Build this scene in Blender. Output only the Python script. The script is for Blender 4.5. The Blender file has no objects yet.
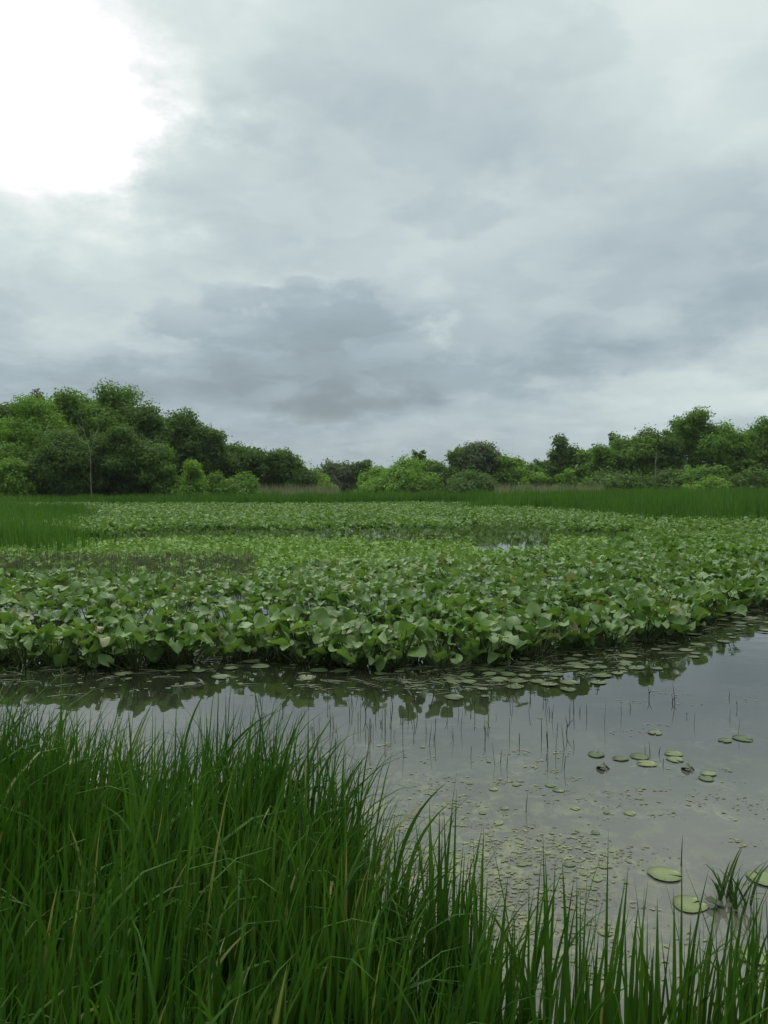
import bpy, math, random
import numpy as np
from mathutils import Vector, Matrix, Euler

random.seed(7)
rng = np.random.default_rng(7)
scene = bpy.context.scene
COL = scene.collection
W, H, F = 768, 1024, 804.0          # picture size and focal length in pixels
CX, HOR = 384.0, 482.0              # principal column, horizon row
EYE = 2.0
PITCH = math.atan((H / 2 - HOR) / F)


def ray(px, py):
    """world direction of a photo pixel"""
    x, y, z = (px - CX) / F, 1.0, (H / 2 - py) / F
    c, s = math.cos(-PITCH), math.sin(-PITCH)
    return np.array([x, y * c - z * s, y * s + z * c])


def at(px, py, z=0.0):
    r = ray(px, py)
    t = (z - EYE) / r[2]
    return r[0] * t, r[1] * t


def px_of(x, y, z=0.0):
    """pixel of a world point"""
    d = z - EYE
    c, s = math.cos(PITCH), math.sin(PITCH)
    yy = y * c - d * s
    zz = y * s + d * c
    return CX + F * x / yy, H / 2 - F * zz / yy


# ------------------------------------------------------------------ helpers
def tag(o, label=None, cat=None, group=None, kind=None):
    if label: o['label'] = label
    if cat: o['category'] = cat
    if group: o['group'] = group
    if kind: o['kind'] = kind
    return o


def link(o, parent=None):
    COL.objects.link(o)
    if parent is not None:
        o.parent = parent
    return o


def empty(name, loc, rz=0.0):
    o = bpy.data.objects.new(name, None)
    o.location = loc
    o.rotation_euler = (0, 0, rz)
    o.empty_display_size = 0.1
    return link(o)


def mesh_np(name, V, Q, mat, rnd=None, smooth=False, T=None):
    """fast mesh from numpy: V (n,3), Q (m,4) quads, T (k,3) tris"""
    me = bpy.data.meshes.new(name)
    V = np.asarray(V, dtype=np.float32)
    nq = 0 if Q is None else len(Q)
    nt = 0 if T is None else len(T)
    me.vertices.add(len(V))
    me.vertices.foreach_set('co', V.ravel())
    loops = []
    starts = []
    if nq:
        loops.append(np.asarray(Q, dtype=np.int32).ravel())
        starts.append(np.arange(nq, dtype=np.int32) * 4)
    if nt:
        loops.append(np.asarray(T, dtype=np.int32).ravel())
        starts.append(nq * 4 + np.arange(nt, dtype=np.int32) * 3)
    L = np.concatenate(loops)
    S = np.concatenate(starts)
    me.loops.add(len(L))
    me.loops.foreach_set('vertex_index', L)
    me.polygons.add(nq + nt)
    me.polygons.foreach_set('loop_start', S)
    if smooth:
        me.polygons.foreach_set('use_smooth', np.ones(nq + nt, dtype=bool))
    me.update(calc_edges=True)
    me.validate()
    if rnd is not None:
        a = me.attributes.new('rnd', 'FLOAT', 'POINT')
        a.data.foreach_set('value', np.asarray(rnd, dtype=np.float32))
    if mat: me.materials.append(mat)
    return me


def obj(name, me, parent=None, loc=(0, 0, 0), rot=(0, 0, 0), sc=(1, 1, 1)):
    o = bpy.data.objects.new(name, me)
    o.location, o.rotation_euler, o.scale = loc, rot, sc
    return link(o, parent)


class Soup:
    """collects pieces into one mesh"""
    def __init__(self):
        self.V, self.Q, self.T, self.R, self.n = [], [], [], [], 0

    def add(self, V, Q=None, T=None, r=0.0):
        V = np.asarray(V, dtype=np.float32)
        if Q is not None and len(Q): self.Q.append(np.asarray(Q) + self.n)
        if T is not None and len(T): self.T.append(np.asarray(T) + self.n)
        self.V.append(V)
        self.R.append(np.full(len(V), r, dtype=np.float32) if np.isscalar(r) else r)
        self.n += len(V)

    def mesh(self, name, mat, smooth=False):
        return mesh_np(name, np.concatenate(self.V), np.concatenate(self.Q) if self.Q else None, mat,
                       np.concatenate(self.R), smooth, np.concatenate(self.T) if self.T else None)


def tube(path, radii, sides=6):
    path = np.asarray(path, float)
    n = len(path)
    tan = np.gradient(path, axis=0)
    tan /= np.linalg.norm(tan, axis=1, keepdims=True) + 1e-9
    ref = np.array([0.31, 0.95, 0.05])
    a = np.cross(tan, ref); a /= np.linalg.norm(a, axis=1, keepdims=True) + 1e-9
    b = np.cross(tan, a)
    th = np.linspace(0, 2 * math.pi, sides, endpoint=False)
    V = (path[:, None] + (a[:, None] * np.cos(th)[None, :, None] + b[:, None] * np.sin(th)[None, :, None])
         * np.asarray(radii)[:, None, None]).reshape(-1, 3)
    Q = []
    for i in range(n - 1):
        for j in range(sides):
            k = (j + 1) % sides
            Q.append((i * sides + j, i * sides + k, (i + 1) * sides + k, (i + 1) * sides + j))
    return V, np.array(Q)


# ------------------------------------------------------------------ materials
def new_mat(name):
    m = bpy.data.materials.new(name)
    m.use_nodes = True
    nt = m.node_tree
    for n in list(nt.nodes): nt.nodes.remove(n)
    out = nt.nodes.new('ShaderNodeOutputMaterial')
    return m, nt, out


def nd(nt, t, **kw):
    n = nt.nodes.new(t)
    for k, v in kw.items():
        if k.startswith('i_'):
            n.inputs[k[2:].replace('_', ' ')].default_value = v
        else:
            setattr(n, k, v)
    return n


def ramp(nt, fac, stops, interp='LINEAR'):
    r = nt.nodes.new('ShaderNodeValToRGB')
    r.color_ramp.interpolation = interp
    els = r.color_ramp.elements
    while len(els) > 1: els.remove(els[-1])
    els[0].position = stops[0][0]; els[0].color = (*stops[0][1], 1)
    for p, c in stops[1:]:
        e = els.new(p); e.color = (*c, 1)
    nt.links.new(fac, r.inputs[0])
    return r.outputs[0]


def mth(nt, op, a, b=None, c=None, clamp=False):
    n = nt.nodes.new('ShaderNodeMath'); n.operation = op; n.use_clamp = clamp
    for i, v in enumerate((a, b, c)):
        if v is None: continue
        if isinstance(v, (int, float)): n.inputs[i].default_value = v
        else: nt.links.new(v, n.inputs[i])
    return n.outputs[0]


def mixc(nt, f, a, b, mode='MIX'):
    n = nt.nodes.new('ShaderNodeMix'); n.data_type = 'RGBA'; n.blend_type = mode
    for s, v in ((n.inputs[0], f), (n.inputs[6], a), (n.inputs[7], b)):
        if isinstance(v, tuple): s.default_value = (*v, 1) if len(v) == 3 else v
        elif isinstance(v, (int, float)): s.default_value = v
        else: nt.links.new(v, s)
    return n.outputs[2]


def leafy(name, stops, rough=0.5, transl=0.35, spec=0.4, noise_scale=0.6, tcol=(1.25, 1.35, 0.5), dry=None, vein=False):
    """two-sided foliage: random tone per leaf (attribute + object), light through the blade"""
    m, nt, out = new_mat(name)
    at_ = nd(nt, 'ShaderNodeAttribute', attribute_name='rnd')
    oi = nd(nt, 'ShaderNodeObjectInfo')
    geo = nd(nt, 'ShaderNodeNewGeometry')
    no = nd(nt, 'ShaderNodeTexNoise', i_Scale=noise_scale, i_Detail=3.0)
    nt.links.new(geo.outputs['Position'], no.inputs['Vector'])
    f = mth(nt, 'FRACT', mth(nt, 'ADD', at_.outputs['Fac'], mth(nt, 'MULTIPLY', oi.outputs['Random'], 0.999)))
    f2 = mth(nt, 'ADD', mth(nt, 'MULTIPLY', f, 0.55), mth(nt, 'MULTIPLY', mth(nt, 'SUBTRACT', no.outputs['Fac'], 0.27), 0.95), clamp=True)
    col = ramp(nt, f2, stops)
    if dry:
        d = mth(nt, 'GREATER_THAN', f, 1.0 - dry[0])
        col = mixc(nt, d, col, dry[1])
    bump = None
    if vein:
        tc = nd(nt, 'ShaderNodeTexCoord')
        sep = nd(nt, 'ShaderNodeSeparateXYZ'); nt.links.new(tc.outputs['Object'], sep.inputs[0])
        # side veins slant away from the midrib
        v = mth(nt, 'SUBTRACT', mth(nt, 'MULTIPLY', sep.outputs['Y'], 1.0), mth(nt, 'MULTIPLY', mth(nt, 'ABSOLUTE', sep.outputs['X']), 1.1))
        w = mth(nt, 'ABSOLUTE', mth(nt, 'SINE', mth(nt, 'MULTIPLY', v, 62.0)))
        w = mth(nt, 'POWER', w, 0.35)
        mid = mth(nt, 'MULTIPLY', mth(nt, 'ABSOLUTE', sep.outputs['X']), 55.0, clamp=True)
        ww = mth(nt, 'MULTIPLY', w, mid)
        n2 = nd(nt, 'ShaderNodeTexNoise', i_Scale=9.0, i_Detail=3.0)
        nt.links.new(tc.outputs['Object'], n2.inputs['Vector'])
        col = mixc(nt, mth(nt, 'MULTIPLY', mth(nt, 'SUBTRACT', 1.0, ww), 0.30), col, mixc(nt, 0.4, col, (0.28, 0.34, 0.14)))
        spots = mth(nt, 'GREATER_THAN', n2.outputs['Fac'], 0.70)
        col = mixc(nt, mth(nt, 'MULTIPLY', spots, 0.5), col, (0.13, 0.10, 0.04))
        bump = nd(nt, 'ShaderNodeBump', i_Strength=0.35, i_Distance=0.006)
        nt.links.new(mth(nt, 'ADD', ww, mth(nt, 'MULTIPLY', n2.outputs['Fac'], 0.8)), bump.inputs['Height'])
    p = nd(nt, 'ShaderNodeBsdfPrincipled', i_Roughness=rough)
    p.inputs['Specular IOR Level'].default_value = spec
    nt.links.new(col, p.inputs['Base Color'])
    tr = nd(nt, 'ShaderNodeBsdfTranslucent')
    tc2 = mixc(nt, 1.0, col, tcol, 'MULTIPLY')
    nt.links.new(tc2, tr.inputs['Color'])
    if bump: nt.links.new(bump.outputs[0], p.inputs['Normal'])
    mx = nd(nt, 'ShaderNodeMixShader'); mx.inputs[0].default_value = transl
    nt.links.new(p.outputs[0], mx.inputs[1]); nt.links.new(tr.outputs[0], mx.inputs[2])
    nt.links.new(mx.outputs[0], out.inputs[0])
    return m


def bark_mat(name, c0, c1):
    m, nt, out = new_mat(name)
    tc = nd(nt, 'ShaderNodeTexCoord')
    mp = nd(nt, 'ShaderNodeMapping'); mp.inputs['Scale'].default_value = (6, 6, 1.2)
    nt.links.new(tc.outputs['Object'], mp.inputs[0])
    no = nd(nt, 'ShaderNodeTexNoise', i_Scale=3.0, i_Detail=6.0)
    nt.links.new(mp.outputs[0], no.inputs['Vector'])
    col = ramp(nt, no.outputs['Fac'], [(0.3, c0), (0.7, c1)])
    p = nd(nt, 'ShaderNodeBsdfPrincipled', i_Roughness=0.85)
    nt.links.new(col, p.inputs['Base Color'])
    b = nd(nt, 'ShaderNodeBump', i_Strength=0.6, i_Distance=0.03)
    nt.links.new(no.outputs['Fac'], b.inputs['Height']); nt.links.new(b.outputs[0], p.inputs['Normal'])
    nt.links.new(p.outputs[0], out.inputs[0])
    return m


M = {}
M['pad'] = leafy('broad_leaf', [(0.0, (0.072, 0.145, 0.036)), (0.5, (0.130, 0.235, 0.066)), (1.0, (0.215, 0.330, 0.115))],
                 rough=0.42, transl=0.25, spec=0.38, noise_scale=0.8, vein=True, dry=(0.025, (0.22, 0.24, 0.11)))
M['pad_far'] = leafy('broad_leaf_far', [(0.0, (0.078, 0.155, 0.038)), (0.5, (0.132, 0.240, 0.066)), (1.0, (0.205, 0.325, 0.105))],
                     rough=0.6, transl=0.25, spec=0.2, noise_scale=0.25)
M['young'] = leafy('young_leaf', [(0.0, (0.12, 0.23, 0.05)), (0.6, (0.19, 0.32, 0.09)), (1.0, (0.30, 0.41, 0.16))],
                   rough=0.7, transl=0.2, spec=0.12, noise_scale=0.5)
M['stalk'] = leafy('leaf_stalk', [(0.0, (0.04, 0.08, 0.02)), (1.0, (0.09, 0.14, 0.04))], transl=0.05)
M['grass'] = leafy('shore_grass', [(0.0, (0.022, 0.068, 0.010)), (0.5, (0.042, 0.110, 0.016)), (0.85, (0.080, 0.165, 0.028)), (1.0, (0.17, 0.25, 0.065))],
                   rough=0.6, transl=0.35, spec=0.12, noise_scale=1.5, dry=(0.018, (0.22, 0.24, 0.10)))
M['drygrass'] = leafy('dry_blade', [(0.0, (0.26, 0.28, 0.13)), (1.0, (0.42, 0.42, 0.24))], transl=0.2)
M['reed'] = leafy('reed', [(0.0, (0.034, 0.100, 0.012)), (0.5, (0.066, 0.160, 0.022)), (1.0, (0.12, 0.235, 0.042))],
                  rough=0.6, transl=0.3, spec=0.2, noise_scale=0.25)
M['pale_reed'] = leafy('pale_reed', [(0.0, (0.12, 0.17, 0.08)), (0.6, (0.24, 0.25, 0.18)), (1.0, (0.36, 0.33, 0.27))], rough=0.7, transl=0.2, spec=0.1)
M['sedge'] = leafy('sedge', [(0.0, (0.06, 0.11, 0.035)), (0.6, (0.12, 0.14, 0.075)), (1.0, (0.22, 0.18, 0.15))], rough=0.7, transl=0.1)
M['stem'] = leafy('water_stem', [(0.0, (0.035, 0.05, 0.02)), (1.0, (0.08, 0.09, 0.04))], transl=0.05)
M['tuft'] = leafy('tuft_blade', [(0.0, (0.02, 0.05, 0.012)), (0.6, (0.04, 0.09, 0.02)), (1.0, (0.09, 0.11, 0.04))], rough=0.7, transl=0.2, spec=0.1)
M['floatpad'] = leafy('floating_pad', [(0.0, (0.045, 0.07, 0.026)), (0.5, (0.08, 0.115, 0.045)), (1.0, (0.15, 0.18, 0.09))],
                      rough=0.45, transl=0.0, spec=0.3, noise_scale=3.0)
M['palepad'] = leafy('pale_pad', [(0.0, (0.10, 0.14, 0.05)), (1.0, (0.18, 0.22, 0.09))], rough=0.4, transl=0.0, spec=0.35, noise_scale=9.0)
M['algae'] = leafy('algae', [(0.0, (0.09, 0.105, 0.055)), (0.5, (0.14, 0.16, 0.08)), (1.0, (0.24, 0.26, 0.15))],
                   rough=0.6, transl=0.0, spec=0.3, noise_scale=2.0)
T_STOPS = {
    'dark': [(0.0, (0.042, 0.095, 0.022)), (0.5, (0.085, 0.165, 0.038)), (1.0, (0.145, 0.240, 0.058))],
    'mid': [(0.0, (0.068, 0.145, 0.026)), (0.5, (0.120, 0.230, 0.042)), (1.0, (0.180, 0.310, 0.062))],
    'bright': [(0.0, (0.095, 0.200, 0.026)), (0.5, (0.160, 0.300, 0.044)), (1.0, (0.23, 0.380, 0.075))],
    'grey': [(0.0, (0.070, 0.110, 0.055)), (0.5, (0.110, 0.155, 0.080)), (1.0, (0.15, 0.195, 0.11))],
}
for k, s in T_STOPS.items():
    M['t_' + k] = leafy('tree_foliage_' + k, s, rough=0.7, transl=0.36, spec=0.2, noise_scale=1.3)
M['bark'] = bark_mat('bark', (0.035, 0.028, 0.02), (0.10, 0.085, 0.065))
M['palebark'] = bark_mat('pale_bark', (0.16, 0.19, 0.11), (0.28, 0.30, 0.20))

# water
m, nt, out = new_mat('pond_water')
geo = nd(nt, 'ShaderNodeNewGeometry')
n1 = nd(nt, 'ShaderNodeTexNoise', i_Scale=0.35, i_Detail=5.0)
n2 = nd(nt, 'ShaderNodeTexNoise', i_Scale=2.6, i_Detail=6.0, i_Roughness=0.65)
nt.links.new(geo.outputs['Position'], n1.inputs['Vector']); nt.links.new(geo.outputs['Position'], n2.inputs['Vector'])
murk = ramp(nt, n1.outputs['Fac'], [(0.3, (0.008, 0.011, 0.006)), (0.7, (0.016, 0.019, 0.012))])  # far water; the bed's shade is worked into this very dark tone
mott = ramp(nt, n2.outputs['Fac'], [(0.48, (0, 0, 0)), (0.68, (1, 1, 1))])
sepp = nd(nt, 'ShaderNodeSeparateXYZ'); nt.links.new(geo.outputs['Position'], sepp.inputs[0])
# shallow water over pale mud and weed towards the near bank
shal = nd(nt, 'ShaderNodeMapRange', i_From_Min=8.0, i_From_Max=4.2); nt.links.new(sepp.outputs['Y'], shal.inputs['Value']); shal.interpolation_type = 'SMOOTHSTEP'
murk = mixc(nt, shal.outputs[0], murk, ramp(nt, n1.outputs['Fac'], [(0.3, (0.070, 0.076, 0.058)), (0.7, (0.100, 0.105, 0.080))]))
n4 = nd(nt, 'ShaderNodeTexNoise', i_Scale=14.0, i_Detail=5.0, i_Roughness=0.7); nt.links.new(geo.outputs['Position'], n4.inputs['Vector'])
fine = ramp(nt, n4.outputs['Fac'], [(0.46, (0, 0, 0)), (0.60, (1, 1, 1))])
weed = mth(nt, 'MULTIPLY', mth(nt, 'MULTIPLY', mott, fine), mth(nt, 'ADD', 0.12, mth(nt, 'MULTIPLY', shal.outputs[0], 0.65)))
murk = mixc(nt, weed, murk, (0.17, 0.18, 0.11))
n5 = nd(nt, 'ShaderNodeTexNoise', i_Scale=6.5, i_Detail=9.0, i_Roughness=0.7, i_Distortion=0.8); nt.links.new(geo.outputs['Position'], n5.inputs['Vector'])
soft = ramp(nt, n5.outputs['Fac'], [(0.49, (0, 0, 0)), (0.62, (1, 1, 1))])
near = nd(nt, 'ShaderNodeMapRange', i_From_Min=6.2, i_From_Max=4.0); nt.links.new(sepp.outputs['Y'], near.inputs['Value']); near.interpolation_type = 'SMOOTHSTEP'
left = nd(nt, 'ShaderNodeMapRange', i_From_Min=1.7, i_From_Max=0.6); nt.links.new(sepp.outputs['X'], left.inputs['Value'])
murk = mixc(nt, mth(nt, 'MULTIPLY', mth(nt, 'MULTIPLY', soft, near.outputs[0]), mth(nt, 'ADD', 0.1, mth(nt, 'MULTIPLY', left.outputs[0], 0.7))), murk, (0.19, 0.22, 0.095))
p = nd(nt, 'ShaderNodeBsdfPrincipled', i_Roughness=0.03, i_IOR=1.72)
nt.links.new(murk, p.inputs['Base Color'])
mp = nd(nt, 'ShaderNodeMapping'); mp.inputs['Scale'].default_value = (1.0, 1.6, 1.0)
nt.links.new(geo.outputs['Position'], mp.inputs[0])
n3 = nd(nt, 'ShaderNodeTexNoise', i_Scale=2.2, i_Detail=3.0)
nt.links.new(mp.outputs[0], n3.inputs['Vector'])
bp = nd(nt, 'ShaderNodeBump', i_Strength=0.10, i_Distance=0.02)
nt.links.new(n3.outputs['Fac'], bp.inputs['Height']); nt.links.new(bp.outputs[0], p.inputs['Normal'])
nt.links.new(p.outputs[0], out.inputs[0])
M['water'] = m

# ground
m, nt, out = new_mat('marsh_ground')
geo = nd(nt, 'ShaderNodeNewGeometry')
n1 = nd(nt, 'ShaderNodeTexNoise', i_Scale=0.8, i_Detail=8.0)
nt.links.new(geo.outputs['Position'], n1.inputs['Vector'])
col = ramp(nt, n1.outputs['Fac'], [(0.3, (0.028, 0.03, 0.014)), (0.55, (0.04, 0.065, 0.02)), (0.75, (0.06, 0.10, 0.03))])
p = nd(nt, 'ShaderNodeBsdfPrincipled', i_Roughness=0.9)
nt.links.new(col, p.inputs['Base Color'])
bp = nd(nt, 'ShaderNodeBump', i_Strength=0.7, i_Distance=0.05)
nt.links.new(n1.outputs['Fac'], bp.inputs['Height']); nt.links.new(bp.outputs[0], p.inputs['Normal'])
nt.links.new(p.outputs[0], out.inputs[0])
M['ground'] = m


# ------------------------------------------------------------------ ground and water
def shore_y(x):
    """y of the near shoreline"""
    return np.interp(x, [-30, -6, -2.5, -0.6, -0.1, 0.25, 0.7, 2.0, 5, 30], [5.5, 4.4, 4.05, 3.8, 3.45, 2.95, 2.60, 2.50, 2.6, 3.0])


def far_y(x):
    return np.interp(x, [-200, -60, -38, -22, -8, 10, 30, 60, 200], [40, 40, 50, 58, 62, 62, 58, 46, 46])


def ground_z(x, y):
    x = np.asarray(x, float); y = np.asarray(y, float)
    near = np.clip((shore_y(x) - y) * 0.22, -0.6, 0.42)
    far = np.clip((y - far_y(x)) * 0.12, -0.6, 0.15)
    z = np.maximum(near, far)
    return z + 0.02 * np.sin(x * 1.7 + y * 0.6) * np.cos(y * 1.3)


def grid_axis(lst):
    out = []
    for a, b, s in lst: out += list(np.arange(a, b, s))
    return np.array(out + [lst[-1][1]])


gx = grid_axis([(-1500, -200, 325), (-200, -40, 10), (-40, -8, 2), (-8, 8, 0.25), (8, 40, 2), (40, 200, 10), (200, 1500, 325)])
gy = grid_axis([(-600, -40, 140), (-40, -6, 4), (-6, 8, 0.25), (8, 90, 2), (90, 300, 15), (300, 1800, 250)])
X, Y = np.meshgrid(gx, gy)
Z = ground_z(X, Y)
V = np.stack([X, Y, Z], -1).reshape(-1, 3)
nx, ny = len(gx), len(gy)
i = np.arange(nx - 1)[None, :] + np.arange(ny - 1)[:, None] * nx
Q = np.stack([i, i + 1, i + 1 + nx, i + nx], -1).reshape(-1, 4)
g = obj('ground', mesh_np('ground', V, Q, M['ground'], smooth=True)); tag(g, kind='structure')
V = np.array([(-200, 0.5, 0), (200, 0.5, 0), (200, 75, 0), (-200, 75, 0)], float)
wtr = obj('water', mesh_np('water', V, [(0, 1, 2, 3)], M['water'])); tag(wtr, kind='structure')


# ------------------------------------------------------------------ broad leaves
def leaf_shape(seed, rings=4, sect=20, fold=0.48, droop=0.35, wave=0.075):
    """heart-shaped leaf, attached at the origin, tip towards +Y, unit length"""
    r_ = np.random.default_rng(seed)
    th = np.linspace(-180, 180, sect + 1)
    ang = np.array([0, 20, 45, 75, 105, 135, 155, 170, 180])
    rad = np.array([0.66, 0.60, 0.50, 0.42, 0.38, 0.39, 0.38, 0.30, 0.06]) * (1 + r_.normal(0, 0.03, 9))
    R = np.interp(np.abs(th), ang, rad)
    R *= 1 + 0.02 * np.sin(np.radians(th) * 7 + r_.random() * 6)
    V = [(0, 0, 0)]
    p1, p2 = r_.random(2) * 6.28
    skew = r_.normal(0, 0.06)
    f, d, w = fold * r_.uniform(0.3, 1.4), droop * r_.uniform(-0.3, 1.3), wave * r_.uniform(0.5, 1.8)
    for k in range(1, rings + 1):
        q = (k / rings) ** 0.85
        for t, R0 in zip(np.radians(th), R):
            rr = R0 * q
            x, y = math.sin(t) * rr, math.cos(t) * rr
            z = f * abs(x) ** 1.2 - d * y * y * (1 if y > 0 else 0.6) + w * q * q * math.sin(3 * t + p1) + 0.5 * w * q * q * math.sin(5 * t + p2) + skew * x
            V.append((x, y, z))
    V = np.array(V)
    n = sect + 1
    T = [(0, 1 + j + 1, 1 + j) for j in range(sect)]
    Q = []
    for k in range(rings - 1):
        for j in range(sect):
            a = 1 + k * n + j
            Q.append((a, a + 1, a + n + 1, a + n))
    return V, np.array(Q) if Q else None, np.array(T)


LEAVES = [leaf_shape(s) for s in range(12)]
LEAVES_MID = [leaf_shape(s, 2, 12) for s in range(12)]
LEAVES_FAR = [leaf_shape(s, 1, 7) for s in range(12)]
leaf_meshes = [mesh_np('leaf', V, Q, M['pad'], smooth=True, T=T) for V, Q, T in LEAVES]
# one leaf size in metres is applied through object scale
stalk_V, stalk_Q = tube([(0, 0, 0), (0.01, 0.0, -0.35), (0, 0, -0.7), (-0.01, 0, -1.0)], [0.012, 0.014, 0.017, 0.02], 5)
stalk_mesh = mesh_np('stalk', stalk_V, stalk_Q, M['stalk'], smooth=True)


def rot_np(rx, ry, rz):
    return np.array(Euler((rx, ry, rz)).to_matrix())


# front edge of the bed, in photo pixels on the water line
edge_px = [(-260, 655), (-80, 662), (0, 664), (60, 668), (130, 667), (200, 660), (260, 657), (310, 664), (380, 668), (440, 667),
           (500, 660), (550, 653), (600, 649), (640, 640), (690, 626), (735, 610), (780, 603), (860, 594), (1000, 588)]
edge = np.array([at(*p) for p in edge_px])


def edge_y(x):
    return np.interp(x, edge[:, 0], edge[:, 1])


gap_back_px = None


def zone(x, y):
    """what grows at (x,y): bed, young, sedge, none"""
    if y < edge_y(x) + 0.12 * math.sin(x * 3.1) : return None
    px, py = px_of(x, y, 0.0)
    # the left sparse patch and the thin strip between the beds, both given on the water plane
    wob = 1.5 * math.sin(x * 1.3) + 1.2 * math.sin(x * 0.47 + 2)
    near_back = np.interp(px, [-300, 0, 60, 240, 300, 400, 520, 600, 650], [600, 601, 603, 601, 590, 584, 578, 566, 540]) + wob
    far_front = np.interp(px, [-300, 100, 160, 350, 455, 480, 545, 565, 600, 650], [545, 543, 541, 538.5, 537, 534.5, 535, 541, 541, 541]) + wob * 0.3
    if px < 640 and far_front < py < near_back:
        if px < 255 and py > 560: return 'sedge'
        return 'young'
    return 'bed'


groups_done = 0
plants = []
# jittered grid of plants over the near bed
yy = 8.0
near_pts = []
while yy < 30:
    step = 0.50
    xx = -0.62 * yy - 2
    while xx < 0.62 * yy + 2:
        x = xx + random.uniform(-0.2, 0.2); y = yy + random.uniform(-0.2, 0.2)
        if zone(x, y) == 'bed': near_pts.append((x, y))
        xx += step
    yy += step
# extra plants right along the edge so its outline is lumpy
for t in np.arange(-9, 9, 0.42):
    x = t + random.uniform(-0.12, 0.12)
    near_pts.append((x, float(edge_y(x)) + random.uniform(-0.15, 0.15)))


def visible(x, y, h=0.5, margin=12):
    px, py = px_of(x, y, h)
    return -margin < px < W + margin


near_pts.sort(key=lambda p: math.hypot(*p))
vis = [p for p in near_pts if visible(*p)]
indiv = set(vis[:300])
rest_pts = [p for p in near_pts if p not in indiv]


def leaf_spec(x, y, front):
    """leaves of one plant: position, rotation, size"""
    n = random.randint(16, 20) if front < 0.7 else random.randint(20, 25)
    h0 = random.uniform(0.75, 1.05)
    L = []
    for k in range(n):
        a = 2 * math.pi * (k + random.random() * 0.8) / n
        r = 0.34 * random.random() ** 0.6
        if front < 0.5:
            z = random.uniform(0.09, 0.45) * h0
        elif front < 1.2:
            z = random.uniform(0.22, 0.49) * h0
        else:
            z = random.uniform(0.32, 0.55) * h0
        if front > 0.7:
            r = 0.36 * random.random() ** 0.5; a = random.random() * 6.283
        lx, ly = math.cos(a) * r, math.sin(a) * r
        tilt = random.gauss(0.38, 0.45)
        if random.random() < 0.22: tilt = random.uniform(0.6, 1.2)
        # tip points outwards, leaf mostly near level, some standing
        L.append((lx, ly, z, tilt, random.gauss(0, 0.32), a - math.pi / 2 + random.gauss(0, 0.5), random.uniform(0.13, 0.25) if front < 0.4 else (random.uniform(0.12, 0.215) if front < 1.1 else random.uniform(0.105, 0.20))))
    return L


G_P = 'broad-leaved plants of the water lily bed'
for (x, y) in vis[:300]:
    front = y - float(edge_y(x))
    px, _ = px_of(x, y, 0.3)
    side = ['far left', 'left of middle', 'middle', 'right of middle', 'far right'][min(4, max(0, int(px / (W / 5))))]
    row = 'in the front row at the water' if front < 0.5 else ('just behind the front row' if front < 1.5 else 'well behind the front rows')
    e = empty('water_lily_plant', (x, y, 0))
    tag(e, 'broad-leaved green plant %s, %s of the bed' % (row, side), 'water plant', G_P)
    for (lx, ly, z, tx, ty, rz, s) in leaf_spec(x, y, front):
        lf = obj('leaf', random.choice(leaf_meshes), e, (lx, ly, z), (tx, ty, rz), (s, s, s))
        if front < 1.6:
            st = bpy.data.objects.new('stalk', stalk_mesh)
            st.matrix_basis = Matrix()
            link(st, lf)
            # the stalk runs from the leaf base down to the plant's root under water
            mw = Matrix.Translation((lx, ly, z)) @ Euler((tx, ty, rz)).to_matrix().to_4x4() @ Matrix.Scale(s, 4)
            root = Vector((0.12 * lx, 0.12 * ly, -0.06))
            d = root - Vector((lx, ly, z))
            q = (-d).to_track_quat('Z', 'Y')
            tgt = Matrix.Translation((lx, ly, z)) @ q.to_matrix().to_4x4() @ Matrix.Diagonal((0.45, 0.45, d.length, 1))
            st.matrix_basis = mw.inverted() @ tgt

# the rest of the bed, past the 300 nearest plants
soup = Soup()


def put_leaf(sp, T3, x, y, z, tx, ty, rz, s):
    V, Q, T = T3
    Vw = (V * s) @ rot_np(tx, ty, rz).T + np.array([x, y, z])
    sp.add(Vw, Q, T, random.random())


for (x, y) in rest_pts:
    front = y - float(edge_y(x))
    for (lx, ly, z, tx, ty, rz, s) in leaf_spec(x, y, front):
        put_leaf(soup, random.choice(LEAVES_MID), x + lx, y + ly, z, tx, ty, rz, s)
yy = 27.0
reed_front = lambda x: 0
while yy < 60:
    st = 0.30 + 0.004 * (yy - 27)
    n = int(1.34 * yy / st * 3.4)
    for k in range(n):
        x = random.uniform(-0.67, 0.67) * yy; y = yy + random.uniform(0, st)
        if y < 30 or zone(x, y) != 'bed':
            if zone(x, y) != 'bed' or y < 29.9: 
                if not (zone(x, y) == 'bed' and y >= 27.5 and px_of(x, y, 0)[0] < 660): continue
        put_leaf(soup, random.choice(LEAVES_FAR), x, y, random.uniform(0.30, 0.56), random.gauss(0.1, 0.45), random.gauss(0, 0.35), random.random() * 6.28, random.uniform(0.14, 0.24))
    yy += st
o = obj('lily_bed', soup.mesh('lily_bed', M['pad_far'], smooth=True))
tag(o, 'far mass of broad green leaves reaching back to the reed belt', 'water plants', kind='stuff')

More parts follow.
